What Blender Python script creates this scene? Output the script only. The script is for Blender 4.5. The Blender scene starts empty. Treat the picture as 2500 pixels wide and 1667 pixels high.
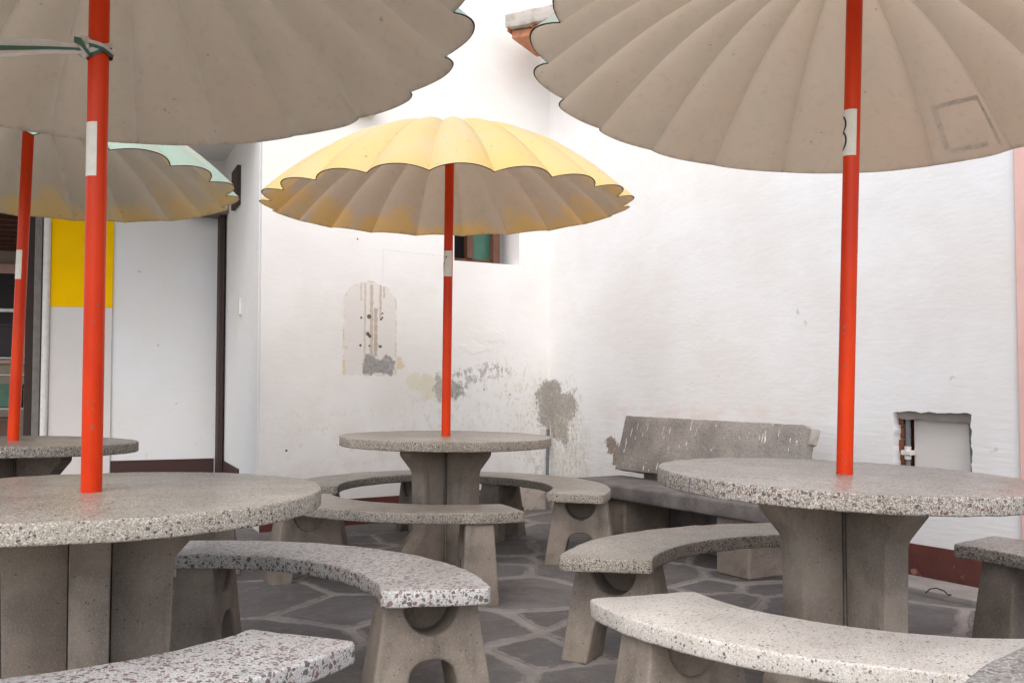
import bpy, bmesh, math, random
from mathutils import Vector, Matrix, noise
from mathutils.geometry import tessellate_polygon
R = math.radians
PI = math.pi
rnd = random.Random(7)
scene = bpy.context.scene
COL = scene.collection

# ------------------------------------------------------------------ camera, sky, sun, exposure
cam = bpy.data.cameras.new('camera'); cam_o = bpy.data.objects.new('camera', cam); COL.objects.link(cam_o)
cam.sensor_width = 36; cam.lens = 34.75; cam.clip_start = 0.05; cam.clip_end = 500
cam_o.location = (0, 0, 0.98); cam_o.rotation_euler = (R(90 + 2.387), 0, 0)
scene.camera = cam_o

SUN_EL, SUN_AZ = 48, 190            # degrees; azimuth clockwise from +Y
w = bpy.data.worlds.new('World'); scene.world = w; w.use_nodes = True
wt = w.node_tree; wt.nodes.clear()
sky = wt.nodes.new('ShaderNodeTexSky'); sky.sky_type = 'NISHITA'; sky.sun_disc = False
sky.sun_elevation = R(SUN_EL); sky.sun_rotation = R(SUN_AZ); sky.air_density = 1.0; sky.dust_density = 2.5; sky.ozone_density = 1.5
hs = wt.nodes.new('ShaderNodeHueSaturation'); hs.inputs['Saturation'].default_value = 0.50   # an overcast, colourless sky
bg = wt.nodes.new('ShaderNodeBackground'); bg.inputs['Strength'].default_value = 0.15
wo = wt.nodes.new('ShaderNodeOutputWorld')
wt.links.new(sky.outputs[0], hs.inputs['Color']); wt.links.new(hs.outputs[0], bg.inputs[0]); wt.links.new(bg.outputs[0], wo.inputs[0])

sun = bpy.data.lights.new('sun', 'SUN'); sun.energy = 0.5; sun.angle = R(60); sun.color = (1, 1, .99)
sun_o = bpy.data.objects.new('sun', sun); COL.objects.link(sun_o)
sd = Vector((math.sin(R(SUN_AZ)) * math.cos(R(SUN_EL)), math.cos(R(SUN_AZ)) * math.cos(R(SUN_EL)), math.sin(R(SUN_EL))))
sun_o.rotation_euler = sd.to_track_quat('Z', 'Y').to_euler(); sun_o.location = sd * 20
vs = scene.view_settings
vs.view_transform = 'Standard'; vs.look = 'None'; vs.gamma = 1; vs.use_curve_mapping = False; vs.exposure = 0.83
scene.cycles.max_bounces = 5; scene.cycles.diffuse_bounces = 4; scene.cycles.glossy_bounces = 2; scene.cycles.transmission_bounces = 4

# ------------------------------------------------------------------ node helpers
def s2l(r, g=None, b=None):
    f = lambda c: (c / 255 / 12.92) if c <= 10 else ((c / 255 + .055) / 1.055) ** 2.4
    if g is None: g = b = r
    return (f(r), f(g), f(b), 1)

class G:
    def __init__(s, name, rough=.8):
        s.m = bpy.data.materials.new(name); s.m.use_nodes = True; s.t = s.m.node_tree
        s.b = s.t.nodes['Principled BSDF']; s.b.inputs['Roughness'].default_value = rough
    def put(s, sock, v):
        if isinstance(v, bpy.types.NodeSocket): s.t.links.new(v, sock)
        else:
            if hasattr(sock, 'default_value'):
                try: sock.default_value = v
                except Exception: sock.default_value = tuple(v)[:3]
    def n(s, typ, out=0, props=None, **inp):
        nd = s.t.nodes.new('ShaderNode' + typ)
        for k, v in (props or {}).items(): setattr(nd, k, v)
        for k, v in inp.items(): s.put(nd.inputs[k.replace('_', ' ')], v)
        return nd.outputs[out]
    def m_(s, op, a, b=0.0, c=0.0):
        nd = s.t.nodes.new('ShaderNodeMath'); nd.operation = op
        for i, v in enumerate((a, b, c)): s.put(nd.inputs[i], v)
        return nd.outputs[0]
    def v_(s, op, a, b=(0, 0, 0), out=0):
        nd = s.t.nodes.new('ShaderNodeVectorMath'); nd.operation = op
        s.put(nd.inputs[0], a); s.put(nd.inputs[1], b)
        return nd.outputs[out]
    def mix(s, f, a, b, mode='MIX'):
        nd = s.t.nodes.new('ShaderNodeMix'); nd.data_type = 'RGBA'; nd.blend_type = mode
        s.put(nd.inputs[0], f); s.put(nd.inputs[6], a); s.put(nd.inputs[7], b)
        return nd.outputs[2]
    def step(s, x, lo, hi, a=0.0, b=1.0):
        nd = s.t.nodes.new('ShaderNodeMapRange'); nd.interpolation_type = 'SMOOTHSTEP'
        for i, v in enumerate((x, lo, hi, a, b)): s.put(nd.inputs[i], v)
        return nd.outputs[0]
    def noise(s, p, scale, detail=4, rough=.55, dist=0.0, out=0):
        key = (p.node.name, p.identifier, scale, detail, rough, dist)
        if not hasattr(s, 'cache'): s.cache = {}
        if key not in s.cache: s.cache[key] = s.n('TexNoise', 0, Vector=p, Scale=scale, Detail=detail, Roughness=rough, Distortion=dist).node
        return s.cache[key].outputs[out]
    def obj(s, rand=False):
        p = s.n('TexCoord', 3)
        if rand:
            r_ = s.n('ObjectInfo', 5)
            p = s.v_('ADD', p, s.v_('MULTIPLY', s.n('CombineXYZ', X=r_, Y=r_, Z=r_), (17., 31., 11.)))
        return p
    def bump(s, h, strength=.3, dist=.01):
        nd = s.t.nodes.new('ShaderNodeBump'); nd.inputs['Strength'].default_value = strength; nd.inputs['Distance'].default_value = dist
        s.put(nd.inputs['Height'], h); s.t.links.new(nd.outputs[0], s.b.inputs['Normal'])
    def translucent(s, col, f):
        tr = s.t.nodes.new('ShaderNodeBsdfTranslucent'); tr.inputs[0].default_value = col
        mx = s.t.nodes.new('ShaderNodeMixShader'); mx.inputs[0].default_value = f
        ou = [n for n in s.t.nodes if n.type == 'OUTPUT_MATERIAL'][0]
        s.t.links.new(s.b.outputs[0], mx.inputs[1]); s.t.links.new(tr.outputs[0], mx.inputs[2]); s.t.links.new(mx.outputs[0], ou.inputs[0])
    def out(s, color=None, rough=None, **kw):
        if color is not None: s.put(s.b.inputs['Base Color'], color)
        if rough is not None: s.put(s.b.inputs['Roughness'], rough)
        for k, v in kw.items(): s.put(s.b.inputs[k.replace('_', ' ')], v)
        return s.m

def terrazzo(name, base, base2, chips, scale=75, gap=.09, rough=.22, small=None, polish=True, grime=.5):
    """matrix colour base/base2, chips = [(share, colour)...] cut from a cell pattern"""
    g = G(name); p = g.obj(True)
    dk = lambda c, k=.68: (c[0] * k, c[1] * k, c[2] * k * .98, 1)
    if name != 'terrazzo_cream': base, base2, chips = dk(base), dk(base2), [(a_, dk(c_)) for a_, c_ in chips]
    else: base, base2, chips = dk(base, 1.08), dk(base2, 1.08), [(a_, dk(c_, 1.0)) for a_, c_ in chips]
    scale *= 1.0 if 'maroon' in name else 1.15; chips = [(a_, tuple(c_[i] * .92 + base[i] * .08 for i in range(4))) for a_, c_ in chips]
    wn = g.noise(p, 55, 2, out=1)
    off = g.v_('MULTIPLY', g.v_('SUBTRACT', wn, (.5, .5, .5)), (.012, .012, .012))
    pd = g.v_('ADD', p, off)
    col = g.mix(g.step(g.noise(p, 6, 5), .35, .65), base, base2)
    col = g.mix(g.step(g.noise(p, 240, 2), .45, .62), col, g.mix(.35, col, (1, .98, .94, 1)))
    for k, sc in enumerate((scale, scale * 2.3)):
        vc = g.n('TexVoronoi', 1, Vector=pd, Scale=sc)
        ve = g.n('TexVoronoi', 0, {'feature': 'DISTANCE_TO_EDGE'}, Vector=pd, Scale=sc)
        sep = g.n('SeparateColor', 0, Color=vc)
        inside = g.step(ve, gap, gap + .05)
        lo = 0.0
        for share, c in chips:
            sh = share * (1 if k == 0 else .55)
            msk = g.m_('MULTIPLY', g.m_('GREATER_THAN', sep, lo), g.m_('LESS_THAN', sep, lo + sh))
            msk = g.m_('MULTIPLY', msk, inside)
            col = g.mix(msk, col, c); lo += sh
    wear = g.step(g.noise(p, 1.9, 3, .6), .3, .7, .88, 1.10)
    col = g.mix(1.0, col, g.n('CombineColor', Red=wear, Green=wear, Blue=wear), 'MULTIPLY')
    big = g.noise(p, 3.1, 5, .6)
    col = g.mix(g.m_('MULTIPLY', g.step(big, .45, .75), grime), col, g.mix(.5, col, s2l(96, 84, 70)))
    nz = g.n('SeparateXYZ', 2, Vector=g.n('NewGeometry', 1))
    # upper faces are ground smooth, the cast edges are rough
    rg = g.m_('ADD', g.step(nz, .6, .95, .85, rough), g.m_('MULTIPLY', g.noise(p, 9, 3), .22))
    g.bump(g.m_('ADD', g.noise(p, 220, 3), g.m_('MULTIPLY', g.noise(p, 45, 4), 2.0)), .25, .0016)
    return g.out(col, rg)

def concrete(name, c1, c2, rough=.9, pits=.5, streak=True):
    g = G(name, rough); p = g.obj(True)
    col = g.mix(g.step(g.noise(p, 5, 6, .6), .32, .68), c1, c2)
    if streak:
        ps = g.v_('MULTIPLY', p, (1, 1, .22))
        col = g.mix(g.m_('MULTIPLY', g.step(g.noise(ps, 16, 5), .52, .75), .55), col, g.mix(.65, col, s2l(50, 44, 38)))
    col = g.mix(g.m_('MULTIPLY', g.step(g.noise(p, 190, 3), .5, .7), .4), col, g.mix(.3, col, (.8, .76, .7, 1)))
    pit = g.n('TexVoronoi', 0, Vector=p, Scale=60); pc = g.n('SeparateColor', 0, Color=g.n('TexVoronoi', 1, Vector=p, Scale=60))
    pm = g.m_('MULTIPLY', g.m_('LESS_THAN', pit, .17), g.m_('LESS_THAN', pc, .25))
    col = g.mix(g.m_('MULTIPLY', pm, pits), col, s2l(45, 38, 32))
    g.bump(g.m_('SUBTRACT', g.m_('ADD', g.noise(p, 140, 4), g.m_('MULTIPLY', g.noise(p, 26, 4), 1.6)), g.m_('MULTIPLY', pm, 2.5)), .5, .003)
    return g.out(col)

def plain(name, col, rough=.6, var=.25, sc=14, bump=.15, metal=0.0):
    g = G(name, rough); p = g.obj()
    c = g.mix(g.m_('MULTIPLY', g.step(g.noise(p, sc, 5), .4, .7), var), col, g.mix(.6, col, (.03, .025, .02, 1)))
    if bump: g.bump(g.noise(p, sc * 5, 4), bump, .002)
    return g.out(c, Metallic=metal)

M = {}
M['t_beige'] = terrazzo('terrazzo_beige', s2l(164, 150, 134), s2l(144, 130, 115), [(.10, s2l(104, 94, 84)), (.14, s2l(182, 172, 158)), (.04, s2l(84, 76, 70))], 120)
M['t_grey'] = terrazzo('terrazzo_grey', s2l(160, 153, 143), s2l(146, 137, 127), [(.12, s2l(100, 96, 92)), (.08, s2l(128, 104, 96)), (.14, s2l(178, 170, 160))], 110)
M['t_pink'] = terrazzo('terrazzo_pink', s2l(170, 160, 150), s2l(152, 142, 132), [(.12, s2l(122, 86, 80)), (.12, s2l(92, 90, 92)), (.12, s2l(146, 122, 112)), (.10, s2l(192, 184, 174))], 92)
M['t_maroon'] = terrazzo('terrazzo_maroon_chips', s2l(214, 209, 206), s2l(198, 192, 189), [(.21, s2l(138, 100, 96)), (.14, s2l(108, 105, 106)), (.10, s2l(150, 122, 117))], 74, gap=.12, grime=.15)
M['t_cream'] = terrazzo('terrazzo_cream', s2l(194, 186, 178), s2l(180, 171, 163), [(.06, s2l(88, 86, 86)), (.12, s2l(172, 156, 138)), (.16, s2l(206, 198, 188))], 135, grime=.15)
M['t_pebble'] = terrazzo('terrazzo_pebble', s2l(176, 164, 149), s2l(160, 147, 132), [(.10, s2l(88, 88, 86)), (.20, s2l(194, 185, 170)), (.03, s2l(150, 124, 98))], 105, grime=.3)
M['t_brown'] = terrazzo('terrazzo_brown', s2l(136, 125, 112), s2l(116, 105, 94), [(.12, s2l(82, 75, 68)), (.16, s2l(158, 147, 134))], 100)
M['leg'] = concrete('cast_concrete', s2l(153, 140, 127), s2l(124, 112, 101))
M['leg_dark'] = concrete('cast_concrete_dark', s2l(130, 118, 108), s2l(100, 90, 83))
M['mortar'] = concrete('mortar', s2l(160, 153, 147), s2l(138, 131, 126), streak=False, pits=.2)

def slate():
    g = G('slate', .72); p = g.obj(True)
    r_ = g.n('ObjectInfo', 5)
    base = g.mix(r_, s2l(94, 92, 93), s2l(122, 118, 116))
    base = g.mix(g.step(g.noise(p, 3, 6, .62), .35, .7), base, s2l(98, 91, 87))
    base = g.mix(g.m_('MULTIPLY', g.step(g.noise(p, 22, 5), .5, .72), .5), base, s2l(132, 126, 121))
    base = g.mix(g.m_('MULTIPLY', g.step(g.noise(p, 150, 3), .62, .72), .5), base, s2l(150, 142, 134))
    ed = g.n('Attribute', 2, {'attribute_name': 'edge'})
    base = g.mix(g.m_('MULTIPLY', g.step(g.m_('ADD', g.m_('MULTIPLY', ed, .55), g.noise(p, 16, 5, .7)), .86, 1.08), .8), base, s2l(148, 141, 136))   # mortar smeared over the stone's edge
    g.bump(g.m_('ADD', g.m_('MULTIPLY', g.noise(p, 7, 5, .6, .6), 3.0), g.noise(p, 60, 3)), .55, .006)
    return g.out(base, g.m_('ADD', .5, g.m_('MULTIPLY', g.noise(p, 8, 4), .4)))
M['slate'] = slate()

def canopy_mats(tag, outer, inner, inner2, rim_tint, amount):
    g = G('canopy_outer_' + tag, .38); p = g.obj()
    rho = g.n('Attribute', 2, {'attribute_name': 'rho'})
    c = g.mix(g.step(g.noise(p, 4, 6), .4, .72), outer, g.mix(.4, outer, s2l(248, 230, 204)))
    c = g.mix(g.m_('MULTIPLY', g.m_('GREATER_THAN', g.noise(p, 46, 2), .715), .8), c, s2l(90, 76, 52))
    g.bump(g.noise(p, 12, 3), .08, .01); g.out(c)
    h = G('canopy_inner_' + tag, .62); p = h.obj()
    rho = h.n('Attribute', 2, {'attribute_name': 'rho'})
    pr = h.v_('MULTIPLY', p, (1, 1, .5))
    c = h.mix(h.step(h.noise(pr, 3.2, 6, .6), .32, .68), inner, inner2)
    c = h.mix(h.m_('MULTIPLY', h.step(h.noise(p, 30, 5), .5, .8), .25), c, s2l(120, 104, 88))
    c = h.mix(h.m_('MULTIPLY', h.n('Attribute', 2, {'attribute_name': 'ridge'}), h.step(h.noise(p, 9, 3), .3, .6, .15, .6)), c, s2l(244, 238, 230))   # highlights along the ridges painted into the colour, broken by noise
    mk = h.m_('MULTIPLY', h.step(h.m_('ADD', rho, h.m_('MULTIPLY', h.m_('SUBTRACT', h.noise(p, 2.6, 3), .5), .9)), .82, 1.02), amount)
    c = h.mix(mk, c, rim_tint)  # second colour mixed in towards the rim, patchy with noise
    # grime caught along the lip, and hairline marks
    lip = h.step(h.m_('ADD', rho, h.m_('MULTIPLY', h.m_('SUBTRACT', h.noise(p, 26, 5, .7), .5), .05)), .985, 1.01)
    c = h.mix(h.m_('MULTIPLY', lip, .6), c, s2l(74, 58, 46))
    spots = h.m_('GREATER_THAN', h.noise(p, 34, 1), .79)
    c = h.mix(h.m_('MULTIPLY', spots, .7), c, s2l(92, 70, 54))
    h.bump(h.m_('ADD', h.noise(p, 6, 4), h.m_('MULTIPLY', h.noise(p, 70, 3), .12)), .2, .012)
    h.out(c)
    tf = .52 if tag == 'mint_right' else .40
    g.translucent((.92, .83, .74, 1), tf); h.translucent((.94, .83, .73, 1), tf)      # thin fibreglass lets some daylight through
    return g.m, h.m
M['rim'] = plain('canopy_edge', s2l(74, 56, 46), .8)
CAN = {
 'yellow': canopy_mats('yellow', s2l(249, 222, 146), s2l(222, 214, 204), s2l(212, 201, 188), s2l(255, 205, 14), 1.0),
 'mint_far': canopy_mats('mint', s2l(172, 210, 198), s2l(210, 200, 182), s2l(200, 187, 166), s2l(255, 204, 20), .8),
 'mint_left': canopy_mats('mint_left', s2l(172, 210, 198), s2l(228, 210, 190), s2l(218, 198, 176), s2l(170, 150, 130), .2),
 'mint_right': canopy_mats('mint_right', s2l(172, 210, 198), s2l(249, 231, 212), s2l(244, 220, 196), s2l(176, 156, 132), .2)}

def red_paint():
    g = G('red_enamel', .3); g.b.inputs['Specular IOR Level'].default_value = .22; p = g.obj(True)
    c = g.mix(g.step(g.noise(g.v_('MULTIPLY', p, (1, 1, .3)), 9, 5), .35, .7), s2l(212, 58, 6), s2l(194, 46, 6))
    ch = g.m_('MULTIPLY', g.m_('GREATER_THAN', g.noise(p, 62, 3), .675), g.m_('GREATER_THAN', g.noise(p, 5, 1), .54))
    c = g.mix(ch, c, s2l(108, 96, 84))
    g.bump(g.m_('SUBTRACT', g.noise(g.v_('MULTIPLY', p, (1, 1, 2.5)), 80, 3), ch), .22, .0015)
    return g.out(c)
M['red'] = red_paint()
M['sticker'] = plain('sticker_paper', s2l(226, 222, 210), .6, .12, 40, 0)
M['ink'] = plain('black_ink', s2l(30, 28, 28), .6, 0, 10, 0)
M['maroon'] = plain('maroon_paint', s2l(92, 46, 40), .55, .5, 9, .3)
M['maroon_dark'] = plain('dark_maroon_paint', s2l(66, 36, 32), .55, .4, 9, .3)
M['wood'] = plain('old_brown_wood', s2l(104, 66, 50), .7, .55, 18, .4)
M['dark_wood'] = plain('dark_wood', s2l(58, 40, 34), .7, .4, 18, .3)
M['green_glass'] = plain('green_painted_glass', s2l(62, 104, 88), .3, .25, 12, .05)
M['black'] = plain('dark_interior', s2l(26, 24, 24), .9, 0, 10, 0)
M['pipe'] = plain('grey_conduit', s2l(112, 114, 118), .45, .35, 30, .1)
M['white_plastic'] = plain('white_plastic', s2l(222, 218, 212), .5, .2, 30, 0)
M['brick'] = plain('brick_red', s2l(128, 74, 52), .9, .6, 22, .6)
M['terracotta'] = plain('terracotta', s2l(196, 132, 98), .85, .45, 16, .4)
M['cement'] = plain('cement_cap', s2l(188, 180, 172), .9, .45, 16, .8)
M['steel'] = plain('worn_steel', s2l(176, 176, 172), .4, .4, 25, .1, .6)
M['frame_grey'] = plain('grey_frame', s2l(120, 114, 108), .6, .4, 16, .2)
M['beige_wall'] = plain('beige_wall', s2l(186, 172, 156), .8, .2, 5, .2)
M['pink'] = plain('pink_paint', s2l(236, 192, 182), .7, .15, 6, .3)
M['teal_box'] = plain('teal_card', s2l(88, 124, 104), .7, .3, 10, .1)
M['brown_box'] = plain('brown_card', s2l(108, 80, 66), .7, .3, 10, .1)
M['dark_box'] = plain('dark_card', s2l(46, 38, 42), .6, .3, 10, .1)
M['tape_green'] = plain('tape_green', s2l(44, 84, 66), .5, .2, 30, .1)
M['tape_white'] = plain('tape_white', s2l(196, 188, 178), .6, .25, 20, .1)
M['residue'] = plain('tape_residue', s2l(240, 228, 212), .8, .3, 40, .2)
M['black_wire'] = plain('black_wire', s2l(34, 30, 28), .6, 0, 10, 0)
gl = G('case_glass', .05); gl.out(s2l(210, 224, 220), Transmission_Weight=1.0, IOR=1.05); M['glass'] = gl.m

# ---- painted plaster with wear shapes given in the wall's own coordinates (x along the wall, y up)
class Wall(G):
    def __init__(s, name, tint, seed=0.0, amp=.07, nscale=12):
        super().__init__(name, .75)
        s.p = s.obj()
        s.q = s.v_('ADD', s.p, (seed, seed * .7, 0))
        nz = s.noise(s.q, nscale, 6, .74, out=1)
        s.pw = s.v_('ADD', s.p, s.v_('MULTIPLY', s.v_('SUBTRACT', nz, (.5, .5, .5)), (amp * 2, amp * 2, 0)))
        nz2 = s.noise(s.q, 34, 3, .6, out=1)
        s.pf = s.v_('ADD', s.p, s.v_('MULTIPLY', s.v_('SUBTRACT', nz2, (.5, .5, .5)), (.022, .022, 0)))
        s.c = s.mix(s.step(s.noise(s.q, 1.7, 4, .6), .3, .7), tint, s.mix(.5, tint, s2l(226, 220, 214)))
        s.h = s.m_('ADD', s.m_('MULTIPLY', s.noise(s.v_('MULTIPLY', s.q, (.45, 1, 1)), 11, 4, .6), 2.2),
                   s.m_('MULTIPLY', s.noise(s.v_('MULTIPLY', s.q, (.3, 1, 1)), 60, 2), .5))
    def ell(s, cx, cy, rx, ry, soft=.13, p=None):
        d = s.v_('LENGTH', s.v_('MULTIPLY', s.v_('SUBTRACT', p or s.pw, (cx, cy, 0)), (1 / rx, 1 / ry, 0)), out=1)
        if p is None: d = s.m_('ADD', d, s.m_('MULTIPLY', s.m_('SUBTRACT', s.noise(s.q, 42, 4, .65), .5), .9))
        return s.step(d, 1 - soft, 1 + soft, 1, 0)
    def box(s, x0, x1, y0, y1, p=None, soft=.004):
        v = s.v_('ABSOLUTE', s.v_('SUBTRACT', p or s.pf, ((x0 + x1) / 2, (y0 + y1) / 2, 0)))
        dx = s.m_('SUBTRACT', s.n('SeparateXYZ', 0, Vector=v), abs(x1 - x0) / 2)
        dy = s.m_('SUBTRACT', s.n('SeparateXYZ', 1, Vector=v), abs(y1 - y0) / 2)
        return s.step(s.m_('MAXIMUM', dx, dy), -soft, soft, 1, 0)
    def speck(s, scale, thr, base):
        return s.m_('MULTIPLY', base, s.step(s.noise(s.v_('MULTIPLY', s.q, (1, .55, 1)), scale, 3, .7), thr - .02, thr + .05))
    def mx(s, *a):
        r_ = a[0]
        for b in a[1:]: r_ = s.m_('MAXIMUM', r_, b)
        return r_
    def paint(s, mask, col, amt=1.0, depth=0.0):
        mt = s.noise(s.q, 42, 4, .65)
        col = s.mix(s.step(mt, .35, .68, 0, .38), col, s.mix(.6, col, s2l(228, 222, 214)))
        s.c = s.mix(s.m_('MULTIPLY', s.m_('MULTIPLY', mask, amt), s.step(s.noise(s.q, 17, 4, .65), .22, .5, .55, 1.0)), s.c, col)
        if depth >= 9: s.h = s.m_('SUBTRACT', s.h, s.m_('MULTIPLY', mask, depth))   # only the deep ones are worth relief
    def finish(s, strength=.35):
        s.bump(s.h, strength, .003); return s.out(s.c)

def wall_a_mat():
    g = Wall('white_plaster_worn', s2l(240, 238, 236), 0)
    # broad lower grime
    y = g.n('SeparateXYZ', 1, Vector=g.p)
    g.paint(g.m_('MULTIPLY', g.step(y, .2, 1.15, 1, 0), g.step(g.noise(g.q, 5, 6, .65), .42, .72)), s2l(206, 196, 184), .5)
    gr = s2l(150, 147, 146)
    # repaired panel with a rounded top
    pan = g.mx(g.box(1.335, 1.725, 1.035, 1.53), g.ell(1.53, 1.53, .195, .15, .03, g.pf))
    g.paint(pan, s2l(226, 220, 215), .7)
    rim = g.m_('SUBTRACT', g.mx(g.box(1.327, 1.733, 1.03, 1.53), g.ell(1.53, 1.53, .203, .158, .02, g.pf)), pan)
    g.paint(g.m_('MULTIPLY', g.m_('MAXIMUM', rim, 0.0), g.step(g.noise(g.q, 14, 3), .42, .6)), s2l(200, 180, 150), .8)
    for x, y0, y1, w_, c in ((1.57, 1.16, 1.68, .007, (196, 180, 160)), (1.52, 1.12, 1.67, .012, (186, 164, 132)), (1.488, 1.16, 1.50, .013, (168, 150, 134)),
                             (1.452, 1.44, 1.67, .008, (180, 160, 134)), (1.60, 1.55, 1.68, .006, (200, 186, 170)), (1.425, 1.58, 1.66, .008, (186, 170, 150))):
        g.paint(g.box(x - w_, x + w_, y0, y1, g.pf), s2l(*c), .75)
    for x, y_, r_ in ((1.598, 1.432, .008), (1.539, 1.442, .016), (1.436, 1.468, .007), (1.448, 1.427, .009), (1.436, 1.438, .007), (1.548, 1.321, .014), (1.533, 1.305, .012),
                      (1.603, 1.239, .009), (1.535, 1.238, .008), (1.458, 1.236, .009), (1.447, 1.234, .009), (.37, .89, .007), (.60, .93, .006), (2.13, .53, .008), (1.63, 1.98, .006)):
        g.paint(g.ell(x, y_, r_, r_, .15, g.p), s2l(52, 44, 40), 1.0)
    pt = g.mx(g.box(1.345, 1.585, 1.04, 1.135, g.pw), g.ell(1.40, 1.13, .045, .05), g.ell(1.52, 1.13, .05, .045))
    g.paint(pt, gr, 1.0)
    g.paint(g.mx(g.box(1.715, 1.735, 1.035, 1.14, g.pf), g.ell(1.725, 1.215, .013, .016), g.ell(1.30, 1.11, .032, .05)), s2l(222, 202, 158), .8)
    # flaking band to the right of the pole
    g.paint(g.ell(1.075, .955, .07, .085), s2l(222, 216, 190), .75)
    g.paint(g.ell(1.19, .99, .06, .05), s2l(226, 220, 196), .7, .4)
    g.paint(g.ell(.985, .945, .035, .10), s2l(170, 166, 156), .9, 1.2)
    band = g.mx(g.ell(.86, .96, .12, .10, .35), g.ell(.74, 1.03, .16, .055, .4), g.ell(.52, 1.07, .15, .05, .5))
    g.paint(g.speck(30, .49, band), s2l(150, 146, 147), .8, 1.0)
    g.paint(g.ell(.85, .93, .06, .05), s2l(140, 136, 136), .85, .8)
    g.paint(g.speck(24, .55, g.mx(g.ell(.42, .98, .3, .2, .5), g.ell(.25, .75, .25, .35, .5), g.ell(.9, .75, .4, .2, .6))), s2l(214, 205, 184), .5, .4)
    g.paint(g.speck(48, .62, g.ell(.16, .66, .22, .36, .5)), s2l(168, 160, 148), .6, .5)
    lump = g.mx(g.ell(.53, 1.33, .16, .05, .4), g.ell(.68, 1.24, .14, .035, .4))
    g.h = g.m_('ADD', g.h, g.m_('MULTIPLY', lump, 2.5))
    g.paint(g.speck(20, .6, g.mx(g.ell(1.5, .6, .5, .18, .5), g.ell(1.9, .62, .3, .2, .5))), s2l(212, 196, 160), .4)
    # damp patch in the corner
    g.paint(g.mx(g.ell(.03, .87, .10, .13), g.ell(.01, .74, .10, .12), g.ell(.0, .6, .035, .22)), s2l(152, 145, 137), .95, .8)
    g.paint(g.speck(26, .54, g.ell(.09, .5, .13, .42, .5)), s2l(176, 168, 154), .5, .4)
    # hair cracks
    yc = g.m_('SUBTRACT', g.m_('ADD', g.n('SeparateXYZ', 1, Vector=g.pf), g.m_('MULTIPLY', g.n('SeparateXYZ', 0, Vector=g.pf), -.03)), 1.878)
    g.paint(g.m_('MULTIPLY', g.m_('LESS_THAN', g.m_('ABSOLUTE', yc), .0022), g.box(.95, 1.44, 1.7, 2.1, g.p)), s2l(190, 180, 170), .4)
    xc = g.m_('SUBTRACT', g.n('SeparateXYZ', 0, Vector=g.pf), 1.435)
    g.paint(g.m_('MULTIPLY', g.m_('LESS_THAN', g.m_('ABSOLUTE', xc), .002), g.box(1.3, 1.5, 1.68, 1.92, g.p)), s2l(200, 188, 174), .4)
    return g.finish()

def wall_b_mat():
    g = Wall('white_plaster_right', s2l(241, 240, 240), 3.3)
    y = g.n('SeparateXYZ', 1, Vector=g.p); x = g.n('SeparateXYZ', 0, Vector=g.p)
    g.paint(g.m_('MULTIPLY', g.step(y, .2, 1.0, 1, 0), g.m_('MULTIPLY', g.step(x, .2, 1.6, 1, 0), g.step(g.noise(g.q, 6, 6, .65), .4, .7))), s2l(200, 190, 172), .6)
    g.paint(g.mx(g.ell(.06, .90, .10, .11), g.ell(.24, .80, .13, .11), g.ell(.12, .76, .15, .15), g.ell(.1, .63, .08, .1), g.ell(.2, .60, .05, .09)), s2l(152, 145, 137), .95, .8)
    g.paint(g.speck(34, .54, g.mx(g.ell(.26, .86, .15, .14, .5), g.ell(.3, .66, .12, .18, .5))), s2l(178, 164, 150), .7, .5)
    g.paint(g.speck(30, .52, g.ell(.25, .45, .25, .3, .5)), s2l(208, 196, 168), .7, .6)
    g.paint(g.speck(50, .63, g.ell(.3, .4, .35, .3, .5)), s2l(150, 140, 126), .6, .5)
    g.paint(g.mx(g.ell(.80, .53, .075, .07), g.ell(.86, .47, .05, .09)), s2l(140, 122, 110), 1.0, 1.2)
    g.paint(g.m_('MULTIPLY', g.box(.75, 2.5, .74, .83, g.pw, .03), g.step(g.noise(g.q, 8, 4), .4, .6)), s2l(236, 214, 206), .55)
    for bx, by, br in ((2.55, 1.38, .012), (2.6, 1.30, .008), (3.5, 1.0, .006), (3.72, .66, .009), (1.9, 1.02, .006)):
        g.paint(g.ell(bx, by, br, br * 1.2, .3), s2l(170, 162, 155), .5)
    rid = g.noise(g.v_('MULTIPLY', g.q, (.12, 1, 1)), 42, 3)
    g.h = g.m_('ADD', g.h, g.m_('MULTIPLY', g.m_('MULTIPLY', rid, g.step(y, .5, 1.1, 1, .1)), 2.2))
    return g.finish(.4)

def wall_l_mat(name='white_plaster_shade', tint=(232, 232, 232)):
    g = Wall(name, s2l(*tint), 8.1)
    for bx, by in ((.35, 1.28), (.5, .8), (.2, 1.9)):
        g.paint(g.ell(bx, by, .009, .009, .2), s2l(150, 140, 130), .8, 1.0)
    g.paint(g.speck(14, .64, g.box(-2, 3, 0, .8, g.p, .2)), s2l(206, 194, 182), .35)
    return g.finish(.45)

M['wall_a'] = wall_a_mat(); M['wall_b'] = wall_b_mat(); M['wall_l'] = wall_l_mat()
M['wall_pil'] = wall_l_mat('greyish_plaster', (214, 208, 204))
M['yellow_paint'] = plain('yellow_wall_paint', s2l(255, 200, 0), .8, .08, 5, .15)
M['yellow_paint'].node_tree.nodes['Principled BSDF'].inputs['Specular IOR Level'].default_value = .08

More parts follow.
